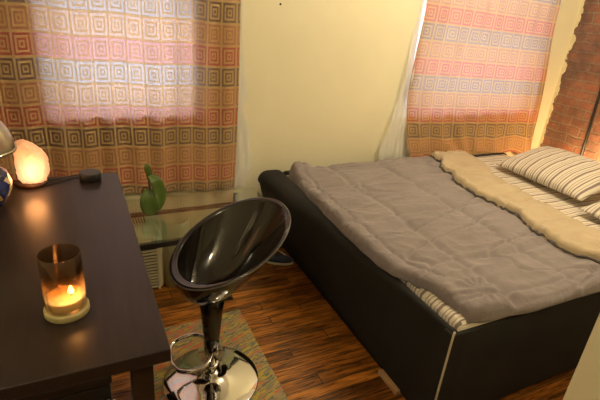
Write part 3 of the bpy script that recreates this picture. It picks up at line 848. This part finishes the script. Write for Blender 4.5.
def quilt(x, y):
    """raised channels between sewn lines"""
    def g(t, w=.016): return math.exp(-(t / w) ** 2)
    s = 0
    for q in (1.42, 1.80): s += g(x - q - .022 * N(q, y * 2.2, 1), .020)
    for q in (1.20, 1.66, 2.10): s += .7 * g(y - q - .03 * N(x * 2, q, 2), .018)
    # border seam
    s += .8 * g(x - interp(y, XLD) - .075, .010) * (y > 1.1) + .8 * g(y - yfront(x) - .075, .010)
    return s
def ridged(x, y, s, sd): return 1 - 2 * abs(noise.noise(Vector((x * s, y * s, sd))))
def dtop(x, y):
    z = .528 + .012 * N(x * 2.2, y * 2.2, 0)
    z += .010 * ridged(x * .75 + .15 * N(x * 3, y * 3, 2), y * 1.5 + .2 * N(x * 4, y * 2, 5), 3.4, 3.3)
    z += .009 * ridged(x * .5 + .1 * N(y * 6, x * 6, 2), y * 1.9, 6.5, 1.3) - .013 * max(0, 1 - abs(N(x * 1.7, y * 5.5, 8.7)) / .05) + .0025 * N(x * 26, y * 38, 5)
    z -= .013 * quilt(x, y)
    # wrinkles gathered at the near-left corner
    d = math.hypot(x - 1.33, y - .99); an = math.atan2(y - .99, x - 1.33)
    z += .003 * math.exp(-(d / .20) ** 2) * math.sin(an * 11 + 2 * N(x * 8, y * 8, 0)) + .012 * math.exp(-((d - .02) / .13) ** 2)
    # rumpled far-left corner
    z += .045 * math.exp(-(((x - 1.22) / .09) ** 2 + ((y - 2.40) / .09) ** 2))
    return z
def dbot(x, y):
    b = mz(x, y) + .003 if (x > MX0 + .03 and y > MY0 + .03) else .482
    v = max(0, min(1, (y - BY0) / (BY1 - BY0))); p = foot_profile(v)
    if x < p[1] + p[2] + .02: b = max(b, BZ + .002)
    return max(b, .474)
duv = empty('duvet', (1.7, 1.65, .49), 'taupe quilted duvet spread over the bed with its beige lining turned back', 'duvet')
slab('cover', MDUV, lambda y: (interp(y, XLD) + .006 * N(0, y * 9, 7), xfold(y) - .01), lambda u: (yfront(1.15 + 1.2 * u), 2.425), 190, 230, dtop, dbot, .034, duv)
def ftop(x, y):
    return dtop(x, y) + .033 + .006 * N(x * 9, y * 5, 8) + .005 * ridged(x, y * .6, 8, 9) + .012 * math.exp(-((x - xflap(y)) / .03) ** 2)
def fbot(x, y): return dtop(x, y) - .004
def ffall(x, y):
    # beyond the fold line the lining rolls down towards the sheet
    s = (xfold(y) + .012 - x) / .06
    return ftop(x, y) - (.03 * (1 - min(1, max(0, s))) ** 2)
slab('turned_back_lining', MBEI, lambda y: (xflap(y), xfold(y) + .012), lambda u: (yfront(2.1) + .002, 2.425), 60, 190, ffall, lambda x, y: (fbot(x, y) if x < xfold(y) - .05 else .505), .03, duv)['label'] = 'beige lining turned back over the taupe cover'
bm = bmesh.new(); P = []
for k in range(150):
    y = .866 + (2.42 - .866) * k / 149; x = xflap(y) + .003
    P.append((x + .014 * N(y * 22, 0, 3), y, dtop(x, y) + .007 + .006 * N(y * 18, 4, 0)))
tube(bm, P, [.0075 + .0035 * N(k * .35, 0, 9) for k in range(150)], 8); link('hem', bm, MHEM, duv)
localize(duv)

# pillows
def pillow(name, cx, cy, cz, lx, ly, h, rot, label):
    bm = bmesh.new(); uvl = bm.loops.layers.uv.new('UVMap'); n1, n2 = 46, 60; sides = []
    UV = {}
    edge = {}
    for s in (1, -1):
        G = []
        for j in range(n2 + 1):
            row = []
            for i in range(n1 + 1):
                u = -1 + 2 * i / n1; v = -1 + 2 * j / n2
                if s == -1 and (i in (0, n1) or j in (0, n2)): row.append(edge[(i, j)]); continue
                f = (max(0, 1 - abs(u) ** 2.6) ** .55) * (max(0, 1 - abs(v) ** 3) ** .55)
                pin = 1 - .05 * (1 - abs(v) ** 2) * (abs(u) ** 4); pin2 = 1 - .05 * (1 - abs(u) ** 2) * (abs(v) ** 4)
                x = lx / 2 * u * pin; y = ly / 2 * v * pin2
                wr = .006 * N(u * 4, v * 5, cx) + .004 * math.sin((u * 3 + v * 14)) * abs(v) ** 3
                z = s * h / 2 * f * (1.0 if s == 1 else .55) + wr * f
                vt = bm.verts.new((x, y, z)); UV[vt] = (x, y); row.append(vt)
                if i in (0, n1) or j in (0, n2): edge[(i, j)] = vt
            G.append(row)
        for j in range(n2):
            for i in range(n1):
                q = (G[j][i], G[j][i + 1], G[j + 1][i + 1], G[j + 1][i])
                bm.faces.new(q if s == 1 else q[::-1])
    for f in bm.faces:
        for lp in f.loops: lp[uvl].uv = UV[lp.vert]
    o = link(name, bm, MPIL); o.location = (cx, cy, cz); o.rotation_euler = rot
    tag(o, label, 'pillow', 'striped pillows'); return o
pillow('pillow', 2.90, 1.82, .590, .48, .70, .17, (math.radians(-1), math.radians(-13), math.radians(-3)), 'plump brown striped cream pillow lying by the brick wall')
pillow('pillow', 2.80, 1.17, .545, .50, .54, .12, (math.radians(3), math.radians(-5), math.radians(5)), 'flatter striped pillow at the right edge, partly hidden beside the plump one')

# slipper by the bed
t = empty('canvas_slipper', (1.06, 2.2, 0), 'navy canvas slipper with pale sole beside the foot of the bed', 'slipper')
def foot(bm, z0, z1, sc=1.0, grow=1.0):
    n = 36; rings = []
    for z, g in ((z0, .93 * sc), ((z0 + z1) / 2, 1.0 * sc), (z1, .90 * sc * grow)):
        ring = []
        for i in range(n):
            a = 2 * PI * i / n; L = .115; W = .042 * (1 + .18 * math.cos(a))
            ring.append(bm.verts.new((1.045 + g * (L * math.cos(a) * .93 - W * math.sin(a) * .37) * .8, 2.195 + g * (-L * math.cos(a) * .37 - W * math.sin(a) * .93) * .8, z)))
        rings.append(ring)
    for a, b in zip(rings, rings[1:]):
        for i in range(n): bm.faces.new((a[i], a[(i + 1) % n], b[(i + 1) % n], b[i]))
    bm.faces.new(rings[0][::-1]); bm.faces.new(rings[-1])
bm = bmesh.new(); foot(bm, .001, .016); link('sole', bm, MWHT, t)
bm = bmesh.new(); foot(bm, .0165, .048, .95, .55); link('upper', bm, MBLUE, t)
bm = bmesh.new(); tube(bm, spline([(.98, 2.27, .02), (1.01, 2.30, .05), (1.05, 2.27, .052), (1.09, 2.20, .04)]), .004, 8); link('edge_binding', bm, MWHT, t)
localize(t)

# ------------------------------------------------------------------ light
def lamp(name, kind, loc, power, col, size=.1, rot=None, sy=None):
    l = bpy.data.lights.new(name, kind); l.energy = power; l.color = col
    if kind == 'AREA':
        l.size = size
        if sy: l.shape = 'RECTANGLE'; l.size_y = sy
    else: l.shadow_soft_size = size
    o = bpy.data.objects.new(name, l); C.objects.link(o); o.location = loc
    if rot: o.rotation_euler = rot
    return o
WARM = (1.0, .84, .58)
lamp('ceiling_lamp', 'POINT', (2.25, 1.35, 2.3), 66, WARM, .11)
lamp('entry_lamp', 'POINT', (-.65, .1, 2.4), 28, WARM, .12)
lamp('bedside_bulb', 'POINT', (3.50, 2.03, .50), 16, (1.0, .60, .24), .04)
lamp('candle_light', 'POINT', (fxp, fyp, z0 + .062), .22, (1, .55, .2), .006)
lamp('salt_lamp_light', 'POINT', (sx + .01, sy - .10, DZ + .075), .7, (1, .40, .12), .04)

w = bpy.data.worlds.new('World'); S.world = w; w.use_nodes = True; nt = w.node_tree; nt.nodes.clear()
o_ = nt.nodes.new('ShaderNodeOutputWorld'); b_ = nt.nodes.new('ShaderNodeBackground'); tc = nt.nodes.new('ShaderNodeTexCoord')
sp = nt.nodes.new('ShaderNodeSeparateXYZ'); nt.links.new(tc.outputs['Generated'], sp.inputs[0])
cr = nt.nodes.new('ShaderNodeValToRGB'); nt.links.new(sp.outputs[2], cr.inputs[0])
cr.color_ramp.elements[0].position = 0; cr.color_ramp.elements[0].color = (.42, .40, .44, 1)
cr.color_ramp.elements[1].position = .25; cr.color_ramp.elements[1].color = (.88, .88, .97, 1)
nt.links.new(cr.outputs[0], b_.inputs[0]); b_.inputs[1].default_value = 8.3; nt.links.new(b_.outputs[0], o_.inputs[0])

# ------------------------------------------------------------------ camera
rt = Vector((.89946976, -.42894189, .08344462)); upv = Vector((.10467568, .39689251, .91187682)); fw = Vector((.42426071, .811471, -.4018926))
M3 = Matrix(((rt.x, upv.x, -fw.x), (rt.y, upv.y, -fw.y), (rt.z, upv.z, -fw.z)))
cam = bpy.data.cameras.new('Camera'); co = bpy.data.objects.new('Camera', cam); C.objects.link(co)
co.matrix_world = Matrix.Translation((0, 0, 1.5)) @ M3.to_4x4()
cam.sensor_width = 36; cam.lens = 458 / 600 * 36; cam.clip_start = .02
S.camera = co
S.view_settings.view_transform = 'Standard'; S.view_settings.look = 'None'
S.view_settings.exposure = 0.18; S.view_settings.gamma = 1.0; S.view_settings.use_curve_mapping = False
